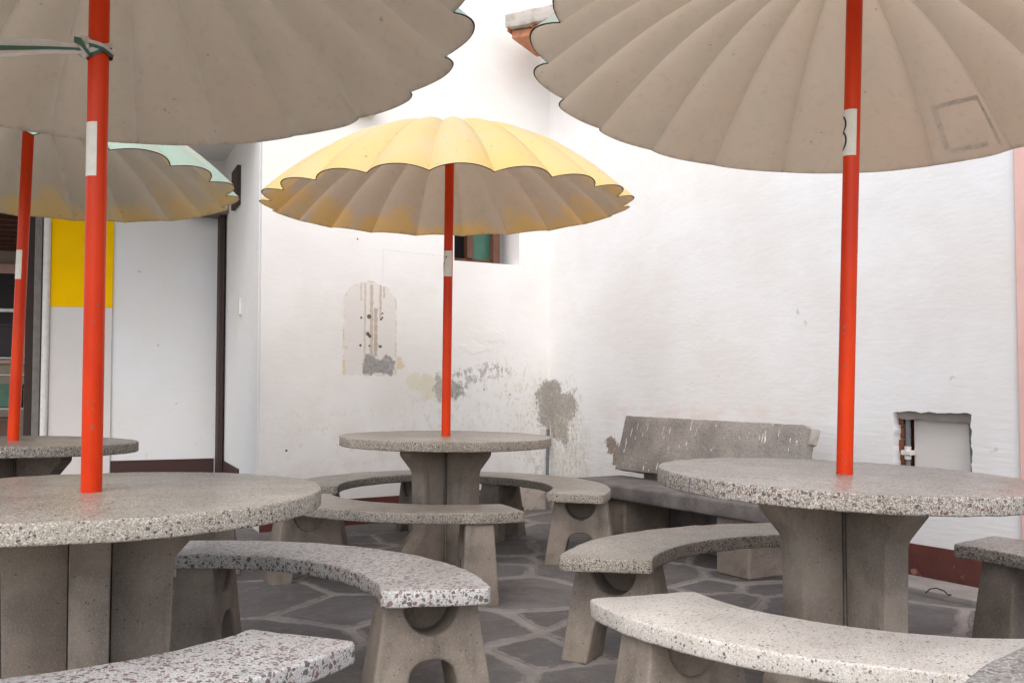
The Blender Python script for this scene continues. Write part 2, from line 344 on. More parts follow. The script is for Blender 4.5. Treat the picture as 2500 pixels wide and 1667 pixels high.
def skirt_mat():
    g = Wall('skirting_maroon', s2l(92, 46, 40), 5.2)
    g.c = g.mix(g.step(g.noise(g.q, 4, 5), .35, .7), s2l(84, 42, 36), s2l(104, 54, 46))
    g.paint(g.ell(.12, .12, .28, .12), s2l(196, 184, 172), .9, 1.0)
    g.paint(g.speck(26, .5, g.ell(.2, .1, .4, .2, .4)), s2l(190, 178, 166), .9, .6)
    g.paint(g.ell(3.28, .05, .022, .014, .2, g.pf), s2l(150, 84, 58), .7)
    g.paint(g.speck(60, .66, g.box(-1, 5, 0, .12, g.p, .05)), s2l(150, 132, 118), .6)
    return g.finish(.3)
M['skirt'] = skirt_mat()

def stone_mat():
    g = G('splashed_stone', .9); p = g.obj()
    c = g.mix(g.step(g.noise(p, 4, 6), .35, .68), s2l(162, 154, 146), s2l(134, 126, 121))
    c = g.mix(g.m_('MULTIPLY', g.step(g.noise(p, 120, 3), .48, .68), .5), c, s2l(84, 76, 72))
    sp = g.v_('MULTIPLY', p, (1, .16, 1))
    spl = g.m_('MULTIPLY', g.m_('GREATER_THAN', g.noise(sp, 58, 2), .672), g.m_('GREATER_THAN', g.noise(p, 5, 2), .40))
    spl = g.m_('MAXIMUM', spl, g.m_('GREATER_THAN', g.noise(p, 90, 2), .72))
    c = g.mix(spl, c, s2l(232, 228, 222))
    g.bump(g.m_('ADD', g.noise(p, 110, 4), g.m_('MULTIPLY', g.noise(p, 20, 4), 1.5)), .6, .004)
    return g.out(c)
M['stone'] = stone_mat()
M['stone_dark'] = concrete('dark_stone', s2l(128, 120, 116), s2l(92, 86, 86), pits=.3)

# ------------------------------------------------------------------ mesh helpers
def smooth(me, ang=35):
    for p_ in me.polygons: p_.use_smooth = True
    me.set_sharp_from_angle(angle=R(ang))

def mesh(name, verts, faces, ang=None):
    me = bpy.data.meshes.new(name); me.from_pydata([tuple(v) for v in verts], [], faces); me.update()
    if ang: smooth(me, ang)
    return me

def link(name, me, mat=None, parent=None, loc=None, rot=None, mtx=None):
    o = bpy.data.objects.new(name, me); COL.objects.link(o)
    if mat is not None and me is not None and not me.materials: me.materials.append(M[mat] if isinstance(mat, str) else mat)
    if parent: o.parent = parent
    if loc is not None: o.location = loc
    if rot is not None: o.rotation_euler = rot
    if mtx is not None: o.matrix_world = mtx
    return o

def tag(o, label, cat, group=None, kind=None):
    o['label'] = label; o['category'] = cat
    if group: o['group'] = group
    if kind: o['kind'] = kind
    return o

def empty(name, mtx, label, cat, group=None):
    o = bpy.data.objects.new(name, None); COL.objects.link(o); o.matrix_world = mtx; o.empty_display_size = .1
    return tag(o, label, cat, group)

def prism(name, outline, z0, z1, holes=(), bevel=0.0, ang=35, bres=1):
    """flat outline (with holes) raised from z0 to z1, edges rounded by bevel"""
    cu = bpy.data.curves.new(name, 'CURVE'); cu.dimensions = '2D'; cu.fill_mode = 'BOTH'
    for pts in (outline, *holes):
        sp = cu.splines.new('POLY'); sp.points.add(len(pts) - 1); sp.use_cyclic_u = True
        for i, (x, y) in enumerate(pts): sp.points[i].co = (x, y, 0, 1)
    cu.extrude = (z1 - z0) / 2 - bevel; cu.bevel_depth = bevel; cu.bevel_resolution = bres; cu.offset = -bevel
    ob = bpy.data.objects.new(name, cu); COL.objects.link(ob)
    dg = bpy.context.evaluated_depsgraph_get(); dg.update()
    me = bpy.data.meshes.new_from_object(ob.evaluated_get(dg))
    bpy.data.objects.remove(ob); bpy.data.curves.remove(cu)
    me.name = name; me.transform(Matrix.Translation((0, 0, (z0 + z1) / 2)))
    bm = bmesh.new(); bm.from_mesh(me); bmesh.ops.remove_doubles(bm, verts=bm.verts, dist=1e-5); bm.to_mesh(me); bm.free()
    me.materials.clear()
    smooth(me, ang); return me

def box(name, x0, x1, y0, y1, z0, z1, bev=.003):
    bm = bmesh.new(); bmesh.ops.create_cube(bm, size=1)
    for v in bm.verts: v.co = Vector(((x0 + x1) / 2 + v.co.x * (x1 - x0), (y0 + y1) / 2 + v.co.y * (y1 - y0), (z0 + z1) / 2 + v.co.z * (z1 - z0)))
    if bev: bmesh.ops.bevel(bm, geom=bm.edges[:], offset=bev, segments=1, affect='EDGES')
    me = bpy.data.meshes.new(name); bm.to_mesh(me); bm.free(); return me

def tube(name, pts, rad, seg=12, ends=True):
    pts = [Vector(p_) for p_ in pts]; V, F = [], []
    for i, p_ in enumerate(pts):
        d = (pts[min(i + 1, len(pts) - 1)] - pts[max(i - 1, 0)]).normalized()
        a = d.cross(Vector((0, 0, 1))) if abs(d.z) < .95 else d.cross(Vector((1, 0, 0)))
        a.normalize(); b = d.cross(a)
        r_ = rad[i] if isinstance(rad, (list, tuple)) else rad
        for k in range(seg):
            t = 2 * PI * k / seg; V.append(p_ + (a * math.cos(t) + b * math.sin(t)) * r_)
    for i in range(len(pts) - 1):
        for k in range(seg):
            F.append((i * seg + k, i * seg + (k + 1) % seg, (i + 1) * seg + (k + 1) % seg, (i + 1) * seg + k))
    if ends: F += [tuple(range(seg))[::-1], tuple(range((len(pts) - 1) * seg, len(pts) * seg))]
    return mesh(name, V, F, 40)

def fillet(poly, rad, seg=4):
    out = []; n = len(poly)
    for i in range(n):
        p0, p1, p2 = Vector(poly[i - 1]), Vector(poly[i]), Vector(poly[(i + 1) % n])
        r_ = rad[i] if isinstance(rad, (list, tuple)) else rad
        if r_ <= 0: out.append(tuple(p1)); continue
        a, b = (p0 - p1), (p2 - p1); k = min(r_, a.length * .45, b.length * .45)
        s_, e_ = p1 + a.normalized() * k, p1 + b.normalized() * k
        for j in range(seg + 1):
            t = j / seg; out.append(tuple(s_ * (1 - t) ** 2 + p1 * 2 * t * (1 - t) + e_ * t * t))
    return out

def frame(o, x, z):
    """matrix: local X along x, local Y up, local Z = x cross up, origin o"""
    x = Vector((x[0], x[1], 0)).normalized(); u = Vector((0, 0, 1)); n = x.cross(u)
    return Matrix(((x.x, u.x, n.x, o[0]), (x.y, u.y, n.y, o[1]), (x.z, u.z, n.z, z), (0, 0, 0, 1)))

# ------------------------------------------------------------------ ground and crazy paving
gm = mesh('ground', [(-80, -80, 0), (80, -80, 0), (80, 80, 0), (-80, 80, 0)], [(0, 1, 2, 3)])
ground = link('ground', gm, 'mortar'); ground['kind'] = 'structure'; ground['label'] = 'mortar bed of the crazy paving in the courtyard'

C0 = Vector((.296, 7.736)); DA = Vector((-.8425, -.5387)).normalized(); DB = Vector((.5169, -.8560)).normalized()
NB = Vector((-.8560, -.5169))
def in_court(x, y, m=.0):
    p = Vector((x, y)) - C0
    if p.dot(NB) < -m: return False
    na = Vector((.5387, -.8425))
    if x > -1.62 and p.dot(na) < -m: return False
    if x <= -1.62 and y > 7.9: return False
    return True

def paving():
    seeds = []; x0, x1, y0, y1 = -4.0, 3.0, 1.5, 8.4
    tries = 0
    while tries < 9000 and len(seeds) < 330:
        tries += 1
        r_ = rnd.choice((.16, .24, .3, .34, .38)) if tries > 500 else rnd.uniform(.3, .42)
        x, y = rnd.uniform(x0, x1), rnd.uniform(y0, y1)
        if all((x - a) ** 2 + (y - b) ** 2 > ((r_ + c) * .82) ** 2 for a, b, c in seeds): seeds.append((x, y, r_))
    k = 0
    for i, (x, y, r_) in enumerate(seeds):
        if not in_court(x, y, .1): continue
        if y < 2.2 and abs(x) > 1.6: continue
        poly = [Vector((x - .9, y - .9)), Vector((x + .9, y - .9)), Vector((x + .9, y + .9)), Vector((x - .9, y + .9))]
        gap = rnd.uniform(.010, .024)
        for j, (a, b, c) in enumerate(seeds):
            if i == j: continue
            d = Vector((a - x, b - y)); L = d.length
            if L > 1.8: continue
            off = L / 2 + (r_ * r_ - c * c) / (2 * L) - gap
            d /= L; new = []
            for q in range(len(poly)):
                p1, p2 = poly[q], poly[(q + 1) % len(poly)]
                s1, s2 = (p1 - Vector((x, y))).dot(d) - off, (p2 - Vector((x, y))).dot(d) - off
                if s1 <= 0: new.append(p1)
                if s1 * s2 < 0: new.append(p1 + (p2 - p1) * (s1 / (s1 - s2)))
            poly = new
            if len(poly) < 3: break
        if len(poly) < 3: continue
        pts = []
        base = fillet([(p_.x, p_.y) for p_ in poly], .03, 2)
        for q in range(len(base)):
            a, b = Vector(base[q]), Vector(base[(q + 1) % len(base)]); nseg = max(1, int((b - a).length / .07))
            for s_ in range(nseg):
                p_ = a.lerp(b, s_ / nseg); f_ = noise.noise_vector(Vector((p_.x * 7, p_.y * 7, i))) * .02
                pts.append(Vector((p_.x - x + f_.x, p_.y - y + f_.y)))
        cen = sum(pts, Vector((0, 0))) / len(pts)
        n_ = len(pts); h = .0035 + rnd.random() * .003
        V = [(p_.x, p_.y, -.012) for p_ in pts] + [(p_.x, p_.y, h * .35) for p_ in pts]
        V += [tuple(cen + (p_ - cen) * (1 - .009 / max(.05, (p_ - cen).length))) + (h,) for p_ in pts]
        V += [tuple(cen + (p_ - cen) * (1 - min(.45, .05 / max(.05, (p_ - cen).length)))) + (h,) for p_ in pts]
        F = [tuple(range(3 * n_, 4 * n_))]
        for q in range(n_):
            q2 = (q + 1) % n_
            F += [(q, q2, n_ + q2, n_ + q), (n_ + q, n_ + q2, 2 * n_ + q2, 2 * n_ + q), (2 * n_ + q, 2 * n_ + q2, 3 * n_ + q2, 3 * n_ + q)]
        me = mesh('flagstone', V, F); at = me.attributes.new('edge', 'FLOAT', 'POINT'); at.data.foreach_set('value', [1.0] * (3 * n_) + [0.0] * n_)
        o = link('flagstone', me, 'slate', ground, (x, y, 0), (rnd.uniform(-.004, .004), rnd.uniform(-.004, .004), 0))
        k += 1
    return k
print('flagstones', paving())

# ------------------------------------------------------------------ walls
def jag(pts, amp, step, seed):
    out = []
    for i in range(len(pts)):
        a, b = Vector(pts[i]), Vector(pts[(i + 1) % len(pts)]); n_ = max(1, int((b - a).length / step))
        for s_ in range(n_):
            p_ = a.lerp(b, s_ / n_); f_ = noise.noise_vector(Vector((p_.x * 21, p_.y * 21, seed))) + .5 * noise.noise_vector(Vector((p_.x * 60, p_.y * 60, seed)))
            out.append((p_.x + f_.x * amp, p_.y + f_.y * amp))
    return out

# wall A: local x runs left from the corner, y up, z away from the courtyard
FA = frame(C0, DA, 0)
WA = empty('plaster_wall', FA, 'white plastered wall with a rounded repair panel, flaking patches and a small green window', 'wall')
a_out = [(0, 0), (2.314, 0), (2.314, 4.9), (0, 4.9)]
win = [(.284, 1.882), (.858, 1.882), (.858, 2.50), (.284, 2.50)]
pa_ = prism('plaster', a_out, 0, .3, [win], 0)
for v in pa_.vertices:
    if v.co.x > 2.3: v.co.x -= v.co.z * .18 + .001
link('plaster', pa_, 'wall_a', WA)
sk = link('skirting', box('skirting', .004, 2.31, 0, .184, -.006, 0, .002), 'skirt', WA)
wf = link('window', box('window', .30, .852, 1.884, 1.888, .1, .2, 0), 'wood', WA)
for (x0, x1, y0, y1, d0) in ((.395, .455, 1.888, 2.49, .10), (.815, .855, 1.888, 2.49, .16), (.44, .815, 1.888, 1.925, .155), (.44, .815, 2.455, 2.49, .155), (.615, .665, 1.925, 2.455, .14)):
    link('frame', box('frame', x0, x1, y0, y1, d0, d0 + .06, .004), 'wood', wf)
link('pane', box('pane', .44, .615, 1.925, 2.455, .17, .178, 0), 'green_glass', wf)
link('opening', box('opening', .30, .856, 1.886, 2.498, .26, .28, 0), 'black', wf)

# wall B: local x runs right and forward from the corner, z into the courtyard
FB = frame(C0, DB, 0)
WB = empty('plaster_wall', FB, 'long white plastered wall behind the stone bench with a broken-out niche', 'wall')
b_out = [(-.0, 0), (3.842, 0), (3.842, 4.6), (-.0, 4.6)]
niche = jag([(3.165, .835), (3.165, .36), (3.60, .36), (3.60, .835)], .009, .010, 2.2)
link('plaster', prism('plaster', b_out, -.12, 0, [niche], 0), 'wall_b', WB)
link('skirting', box('skirting', .012, 3.84, 0, .186, .001, .007, .002), 'skirt', WB)
ni = link('niche', box('niche', 3.230, 3.64, .33, .80, -.095, -.075, .004), 'wall_pil', WB)
link('niche_back', box('niche_back', 3.10, 3.66, .30, .90, -.16, -.125, 0), 'brick', ni)
for k in range(7):
    link('brick', box('brick', 3.12, 3.19, .36 + k * .068, .36 + k * .068 + .058, -.125, -.045 - (k % 2) * .012, .004), 'brick', ni)
lv = [(3.17, .80), (3.59, .79), (3.60, .835), (3.165, .84)]
link('broken_mortar', prism('broken_mortar', jag(lv, .007, .012, 5.1), -.11, -.03), 'mortar', ni)
pp_ = link('conduit', tube('conduit', [(3.212, .33, -.05), (3.214, .55, -.05), (3.218, .815, -.05)], .0125), 'pipe', WB)
link('coupling', box('coupling', 3.185, 3.245, .615, .64, -.072, -.028, .004), 'white_plastic', pp_)
link('collar', tube('collar', [(3.213, .64, -.05), (3.2135, .66, -.05)], .0165), 'white_plastic', pp_)
link('collar', tube('collar', [(3.213, .595, -.05), (3.2135, .613, -.05)], .0165), 'white_plastic', pp_)
link('collar', tube('collar', [(3.217, .795, -.05), (3.218, .812, -.05)], .0165), 'white_plastic', pp_)
pp2 = link('conduit', tube('conduit', [(3.578, .33, -.045), (3.576, .6, -.045), (3.566, .815, -.045)], .011), 'pipe', WB)
link('collar', tube('collar', [(3.567, .795, -.045), (3.566, .815, -.045)], .015), 'white_plastic', pp2)
link('pink_plaster', box('pink_plaster', 3.846, 4.7, 0, 4.6, -.12, .02, .004), 'pink', WB)

# corner pipe
cp = tag(link('corner_pipe', tube('corner_pipe', [(C0.x - .018, C0.y - .055, 0), (C0.x - .022, C0.y - .055, .3), (C0.x - .016, C0.y - .055, .62)], .012), 'pipe'),
         'grey pipe rising in the corner between the two white walls', 'pipe')

# kerb slab along wall B, and a bent bit of wire on it
kb = prism('kerb', jag([(2.6, .008), (3.84, .008), (3.84, .28), (2.6, .24)], .006, .06, 1.3), 0, .032, (), .004)
kerb = link('kerb', kb, 'mortar'); kerb.matrix_world = Matrix(((DB.x, -.8560, 0, C0.x), (DB.y, -.5169, 0, C0.y), (0, 0, 1, 0), (0, 0, 0, 1))); kerb['kind'] = 'structure'; kerb['label'] = 'raised mortar strip along the foot of the white wall'
tag(link('bent_wire', tube('bent_wire', [(1.86, 4.49, .036), (1.885, 4.50, .052), (1.91, 4.49, .058), (1.935, 4.47, .05), (1.945, 4.45, .036), (1.96, 4.455, .036)], .003, 6), 'black_wire'),
    'short bent black wire lying on the kerb below the niche', 'wire')

# tiled eave corner jutting from wall B
EV = empty('tiled_eave', frame((-.02, 7.20), (.905, -.425), 3.56), 'corner of a tiled eave jutting out above the white wall', 'eave')
for k in range(6):
    V, F = [], []
    for i, xx in enumerate((0, .2)):
        for j in range(9):
            t = PI * j / 8; V.append((k * .195 + .10 + .098 * math.cos(t), 0.01 + .058 * math.sin(t), -.5 * i + .04))
    V += [(v[0], v[1] - .014, v[2]) for v in V]
    for j in range(8): F += [(j, j + 1, 10 + j, 9 + j), (18 + j, 27 + j, 28 + j, 19 + j), (j, 18 + j, 19 + j, j + 1)]
    link('roof_tile', mesh('roof_tile', V, F, 40), 'terracotta', EV)
link('eave_board', box('eave_board', .02, 1.25, -.05, .012, -.45, 0, .006), 'terracotta', EV)
cpm = prism('cement_cap', jag([(-.01, .022), (1.2, .05), (1.2, .16), (.5, .145), (-.01, .118)], .008, .03, 9), -.4, .055, (), .006)
link('cement_cap', cpm, 'cement', EV)

# ------------------------------------------------------------------ shop building on the left
P1 = Vector((-3.24, 8.0)); DL = Vector((.938, .347)).normalized()
FL = frame(P1, DL, 0)
SB = empty('shop_building', FL, 'white building with a yellow painted pillar, shop opening and deep soffit', 'building')
link('wall', box('wall', 0, .87, 0, 2.86, -.25, 0, 0), 'wall_l', SB)
link('wall_below', box('wall_below', -.46, 0, 0, 1.585, -.2, .02, .004), 'wall_pil', SB)
link('yellow_panel', box('yellow_panel', -.46, 0, 1.585, 2.86, -.2, .021, .003), 'yellow_paint', SB)
link('skirting', box('skirting', .004, .80, 0, .352, 0, .012, .003), 'maroon_dark', SB)
# return wall from the left end of wall A back to the shop wall
RA, RB = C0 + DA * 2.314, P1 + DL * .862
FR = frame(RA, RB - RA, 0); RL = (RB - RA).length
rw = link('return_wall', prism('return_wall', [(.10, 0), (RL, 0), (RL, 4.9), (.10, 4.9)], 0, .05), 'wall_l'); rw.parent = SB; rw.matrix_world = FR
def onreturn(name, me, mat):
    o = link(name, me, mat); o.parent = SB; o.matrix_world = FR; return o
onreturn('skirting', box('skirting', RL * .463, RL - .02, 0, .345, -.012, 0, .003), 'maroon_dark')
onreturn('sign_board', box('sign_board', RL * .50, RL * .66, 2.32, 2.62, -.03, 0, .003), 'dark_wood')
onreturn('conduit_cover', box('conduit_cover', RL * .44, RL * .475, 1.48, 1.60, -.02, 0, .003), 'white_plastic')
# dark door in the corner
dr = onreturn('door', box('door', RL - .20, RL - .03, 0, 2.36, -.055, -.014, .004), 'dark_wood')
onreturn('lintel', box('lintel', RL - .30, RL + .0, 2.36, 2.47, -.30, -.001, .004), 'frame_grey')
# soffit above
so = [(-3.2, -.6), (1.5, -.6), (1.75, 1.9), (-3.2, 1.9)]
sof = link('soffit', prism('soffit', so, 0, .14), 'wall_l'); sof.parent = SB
sof.matrix_world = Matrix(((DL.x, DL.y, 0, P1.x), (DL.y, -DL.x, 0, P1.y), (0, 0, -1, 2.99), (0, 0, 0, 1)))
# jamb, rain pipe and shop opening
link('rain_pipe', tube('rain_pipe', [(-.49, 0, .03), (-.487, 1.4, .03), (-.487, 2.86, .03)], .028), 'white_plastic', SB)
link('jamb', box('jamb', -.58, -.525, 0, 2.4, -.20, .0, .004), 'frame_grey', SB)
link('jamb', box('jamb', -.66, -.60, 0, 2.4, -.45, -.22, .004), 'dark_wood', SB)
link('jamb', box('jamb', -.635, -.585, 0, 2.4, -.6, -.46, .004), 'frame_grey', SB)
bk = link('latch', box('latch', -.72, -.67, 1.70, 1.86, -.36, -.33, .004), 'black', SB)
link('rod', tube('rod', [(-.66, 1.78, -.345), (-.80, 1.78, -.345)], .012), 'black', bk)
link('opening_head', box('opening_head', -3.2, -.46, 2.46, 2.86, -.25, 0, .003), 'wall_pil', SB)
link('side_wall', box('side_wall', -.50, -.46, 0, 2.86, -3.0, -.21, 0), 'beige_wall', SB)
link('back_wall', box('back_wall', -4.2, -.50, 0, 2.86, -3.05, -3.0, 0), 'beige_wall', SB)
link('ceiling', box('ceiling', -4.2, -.50, 2.46, 2.50, -3.0, -.26, 0), 'dark_wood', SB)
for k in range(9):
    link('beam', box('beam', -4.2, -.50, 2.36, 2.458, -.42 - k * .31, -.34 - k * .31, .004), 'wood', SB)
link('shop_floor', box('shop_floor', -4.2, -.5, 0.0, .02, -3.0, -.01, 0), 'mortar', SB)
# pink framed board on the back wall
PB = empty('framed_board', FL @ Matrix.Translation((-1.0, 1.2, -2.98)), 'pink framed dark board hanging inside the shop', 'board')
link('board', box('board', -1.0, .02, .05, .95, .001, .015, 0), 'dark_box', PB)
for a in ((-1.0, .1, .93, 1.03), (-1.0, .1, -.02, .06)): link('frame', box('frame', a[0], a[1], a[2], a[3], .003, .04, .004), 'pink', PB)
link('frame', box('frame', .02, .10, .06, .93, .003, .039, .004), 'pink', PB)
# display case
DC = empty('display_case', FL @ Matrix.Translation((-.72, 0.02, -1.15)), 'metal framed glass display case with goods inside the shop opening', 'display case')
for x_ in (-1.2, 0):
    for z_ in (-.5, 0): link('post', box('post', x_ - .02, x_ + .02, 0, 1.62, z_ - .02, z_ + .02, .004), 'steel', DC)
for y_ in (.45, .72, 1.02, 1.17): link('shelf', box('shelf', -1.178, -.022, y_, y_ + .018, -.48, -.0, .003), 'steel', DC)
link('top_rail', box('top_rail', -1.178, -.022, 1.585, 1.618, -.018, .018, .003), 'steel', DC)
link('base_panel', box('base_panel', -1.178, -.022, .06, .43, -.3, -.28, .003), 'frame_grey', DC)
def carton(x, y, z, sx, sy, mt, lb):
    me = box('carton', -sx / 2, sx / 2, 0, sy, -.15, .15, .006); o = link('carton', me, mt, None, None, None, DC.matrix_world @ Matrix.Translation((x, y, -.25)))
    link('lid', box('lid', -sx / 2 - .004, sx / 2 + .004, sy - .03, sy + .006, -.154, .154, .004), mt, o)
    tag(o, lb, 'carton', 'cartons in the display case')
carton(-.25, .74, 0, .34, .20, 'teal_box', 'green carton on a shelf of the glass display case')
carton(-.30, 1.19, 0, .4, .30, 'dark_box', 'dark carton standing on top shelf of the display case')
carton(-.30, .47, 0, .38, .17, 'brown_box', 'brown carton on the lowest shelf of the display case')
carton(-.75, .74, 0, .34, .22, 'brown_box', 'brown carton beside the green carton in the display case')

# ------------------------------------------------------------------ furniture prototypes
RT, TT, ZT = .62, .05, .685
def wob(r_, n, amp, seed):
    return [((r_ + noise.noise(Vector((math.cos(t) * 3, math.sin(t) * 3, seed))) * amp) * math.cos(t), (r_ + noise.noise(Vector((math.cos(t) * 3, math.sin(t) * 3, seed))) * amp) * math.sin(t)) for t in [2 * PI * k / n for k in range(n)]]
def rough_edges(me, amp, sc, seed):
    for v in me.vertices:
        d = noise.noise_vector(v.co * sc + Vector((seed, 0, 0))) * amp
        v.co += d
def top_mesh(seed, RT):
    me = prism('table_top', wob(RT, 160, .006, seed), -TT, 0, (), .006, 40, 2); rough_edges(me, .0022, 24, seed); return me

def fin_mesh():
    prof = [(.053, 0), (.053, ZT - TT + .012), (.30, ZT - TT + .012), (.30, ZT - TT - .045), (.215, ZT - TT - .135), (.205, .175), (.29, .09), (.29, 0)]
    prof = [(x, max(y, 0)) for x, y in prof]
    me = prism('pedestal_fin', fillet(prof, [0, 0, 0, .012, .018, .018, .012, 0]), -.048, .048, (), .008, 40)
    me.transform(Matrix.Rotation(PI / 2, 4, 'X')); rough_edges(me, .003, 12, 1.0)
    for v in me.vertices:
        if v.co.z < .02: v.co.z = min(v.co.z, .0) if v.co.z < .006 else v.co.z
    return me
FIN = fin_mesh()

def make_table(name_pos, ztop, tilt, ang, mat, legmat, label, seed, rad=.58):
    x, y = name_pos
    t = empty('picnic_table', Matrix.Translation((x, y, 0)) @ Matrix.Rotation(ang, 4, 'Z'), label, 'table', 'round concrete tables')
    dz = ztop - ZT
    tp = link('table_top', top_mesh(seed, rad), mat, t)
    n_ = Vector((tilt[0], tilt[1], 1)).normalized(); q_ = Vector((0, 0, 1)).rotation_difference(n_)
    tp.matrix_world = Matrix.Translation((x, y, ztop)) @ q_.to_matrix().to_4x4()
    for k in range(4):
        f_ = FIN.copy(); f_.materials.clear()
        if abs(dz) > 1e-4:
            for v in f_.vertices: v.co.z *= (ztop - TT + .012) / (ZT - TT + .012)
        link('pedestal_fin', f_, legmat, t, (0, 0, 0), (0, 0, k * PI / 2))
    link('core', box('core', -.0465, .0465, -.0465, .0465, 0, ztop - TT, .003), 'leg_dark', t)
    link('core_plug', box('core_plug', -.0505, .0505, -.0505, .0505, 0, .24, .003), legmat, t)
    return t

# bench
SEAT_Z, SEAT_T = .40, .048
def seat_mesh(span, r0, r1, seed):
    n_ = 22; o_ = [(r1 * math.cos(-span / 2 + span * k / n_), r1 * math.sin(-span / 2 + span * k / n_)) for k in range(n_ + 1)]
    i_ = [(r0 * math.cos(span / 2 - span * k / n_), r0 * math.sin(span / 2 - span * k / n_)) for k in range(n_ + 1)]
    rad = [.0] * (2 * n_ + 2)
    for k in (0, n_, n_ + 1, 2 * n_ + 1): rad[k] = .045
    pts = fillet(o_ + i_, rad, 5)
    pts = [(x + noise.noise(Vector((x * 6, y * 6, seed))) * .008, y + noise.noise(Vector((x * 6, y * 6, seed + 5))) * .008) for x, y in pts]
    # denser outline so the edge can be uneven
    dn = []
    for k in range(len(pts)):
        a, b = Vector(pts[k]), Vector(pts[(k + 1) % len(pts)]); m_ = max(1, int((b - a).length / .03))
        dn += [tuple(a.lerp(b, s_ / m_)) for s_ in range(m_)]
    me = prism('seat', dn, SEAT_Z - SEAT_T, SEAT_Z, (), .007, 40, 2); rough_edges(me, .0022, 24, seed)
    return me
def leg_mesh():
    H = SEAT_Z - SEAT_T + .003
    out = [(-.195, 0), (-.138, H), (.138, H), (.195, 0), (.095, 0), (.060, .175), (-.060, .175), (-.095, 0)]
    out = fillet(out, [.012, 0, 0, .012, .01, .05, .05, .01], 4)
    hole = [(.082 * math.cos(t), H - .022 - .088 * math.sin(t)) for t in [PI * k / 14 for k in range(15)]]
    me = prism('leg', out, -.075, .075, [fillet(hole, [.012] + [0] * 13 + [.012], 3)], .010, 40, 2)
    bm = bmesh.new(); bm.from_mesh(me)                                # the half-round pocket is blind: a web closes it near the back
    bmesh.ops.create_cube(bm, size=1, matrix=Matrix.Translation((0, H - .066, -.045)) @ Matrix.Diagonal((.172, .10, .02, 1)))
    bm.to_mesh(me); bm.free()
    me.transform(Matrix.Rotation(PI / 2, 4, 'X'))                      # stands up: x radial, z up, thickness along y
    for v in me.vertices:
        v.co.y *= 1.12 - .35 * v.co.z / H * .8                       # a little thicker at the foot
        v.co += Vector((noise.noise(v.co * 9), noise.noise(v.co * 9 + Vector((4, 0, 0))), 0)) * .003
    return me
LEG = leg_mesh()
def make_bench(cx, cy, a0, a1, mat, legmat, label, legs, seed, r0=.70, r1=1.02, dz=0.0):
    mid = R((a0 + a1) / 2); span = R(a1 - a0)
    b = empty('curved_bench', Matrix.Translation((cx, cy, 0)) @ Matrix.Rotation(mid, 4, 'Z'), label, 'bench', 'curved concrete benches round the tables')
    st = link('seat', seat_mesh(span, r0, r1, seed), mat, b)
    st.location.z = dz
    for la in legs:
        f_ = LEG.copy(); f_.materials.clear()
        if dz:
            for v in f_.vertices: v.co.z *= 1 + dz / (SEAT_Z - SEAT_T)
        rr = (r0 + r1) / 2; t = R(la) - mid
        link('leg', f_, legmat, b, (rr * math.cos(t), rr * math.sin(t), 0), (0, 0, t if la == legs[0] else t + PI))
    return b

# ------------------------------------------------------------------ umbrellas
PR = .0255
NF = 20
def canopy_fn(Rc, H, A):
    def surf(th, rho):
        t = (th * NF / (2 * PI)) % 1.0
        lobe = 1 - abs(2 * t - 1) ** 2.1
        r_ = Rc * rho; z = H * (1 - rho ** 2.1)
        sl = 2.1 * H / Rc * rho ** 1.1; nl = math.hypot(1, sl); nr, nz = sl / nl, 1 / nl
        w_ = rho ** 3; dr, dz = nr * (1 - w_) + .95 * w_, nz * (1 - w_) + .31 * w_
        d = A * (rho ** .9) * lobe
        return (r_ + dr * d, z + dz * d)
    return surf
def canopy_mesh(Rc, H, A, mats, wear):
    surf = canopy_fn(Rc, H, A); per = 12; nth = NF * per; nr = 26; T = .007
    V, F, MI, RH = [], [], [], []
    rhos = [1 - (1 - i / nr) ** 1.0 for i in range(1, nr + 1)]
    RG = []
    for layer in (0, 1):
        V.append((0, 0, H - layer * T)); RH.append(0); RG.append(0)
        for rho in rhos:
            for k in range(nth):
                th = 2 * PI * k / nth; r_, z = surf(th, rho)
                z += wear * noise.noise(Vector((r_ * math.cos(th) * 2.2, r_ * math.sin(th) * 2.2, wear * 100))) * rho
                if rho == 1.0: r_ += .004 * noise.noise(Vector((math.cos(th) * 9, math.sin(th) * 9, 3)))
                if layer: r_ -= .005 * rho; z -= T * (1 - .55 * max(0, rho - .93) / .07)
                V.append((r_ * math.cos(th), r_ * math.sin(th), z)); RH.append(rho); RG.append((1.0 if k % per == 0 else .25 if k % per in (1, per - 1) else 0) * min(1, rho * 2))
    off = 1 + nr * nth
    for layer in (0, 1):
        o = off * layer
        for k in range(nth):
            k2 = (k + 1) % nth
            f_ = (o, o + 1 + k, o + 1 + k2); F.append(f_ if not layer else f_[::-1]); MI.append(layer)
            for i in range(nr - 1):
                a = o + 1 + i * nth
                f_ = (a + k, a + nth + k, a + nth + k2, a + k2); F.append(f_ if not layer else f_[::-1]); MI.append(layer)
    a, b = 1 + (nr - 1) * nth, off + 1 + (nr - 1) * nth
    for k in range(nth):
        k2 = (k + 1) % nth; F.append((a + k, b + k, b + k2, a + k2)); MI.append(2)
    me = mesh('canopy', V, F)
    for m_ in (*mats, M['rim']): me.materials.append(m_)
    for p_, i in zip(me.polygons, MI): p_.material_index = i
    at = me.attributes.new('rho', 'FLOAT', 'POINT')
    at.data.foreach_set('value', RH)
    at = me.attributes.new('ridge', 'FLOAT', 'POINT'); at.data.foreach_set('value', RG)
    smooth(me, 32)
    return me, surf

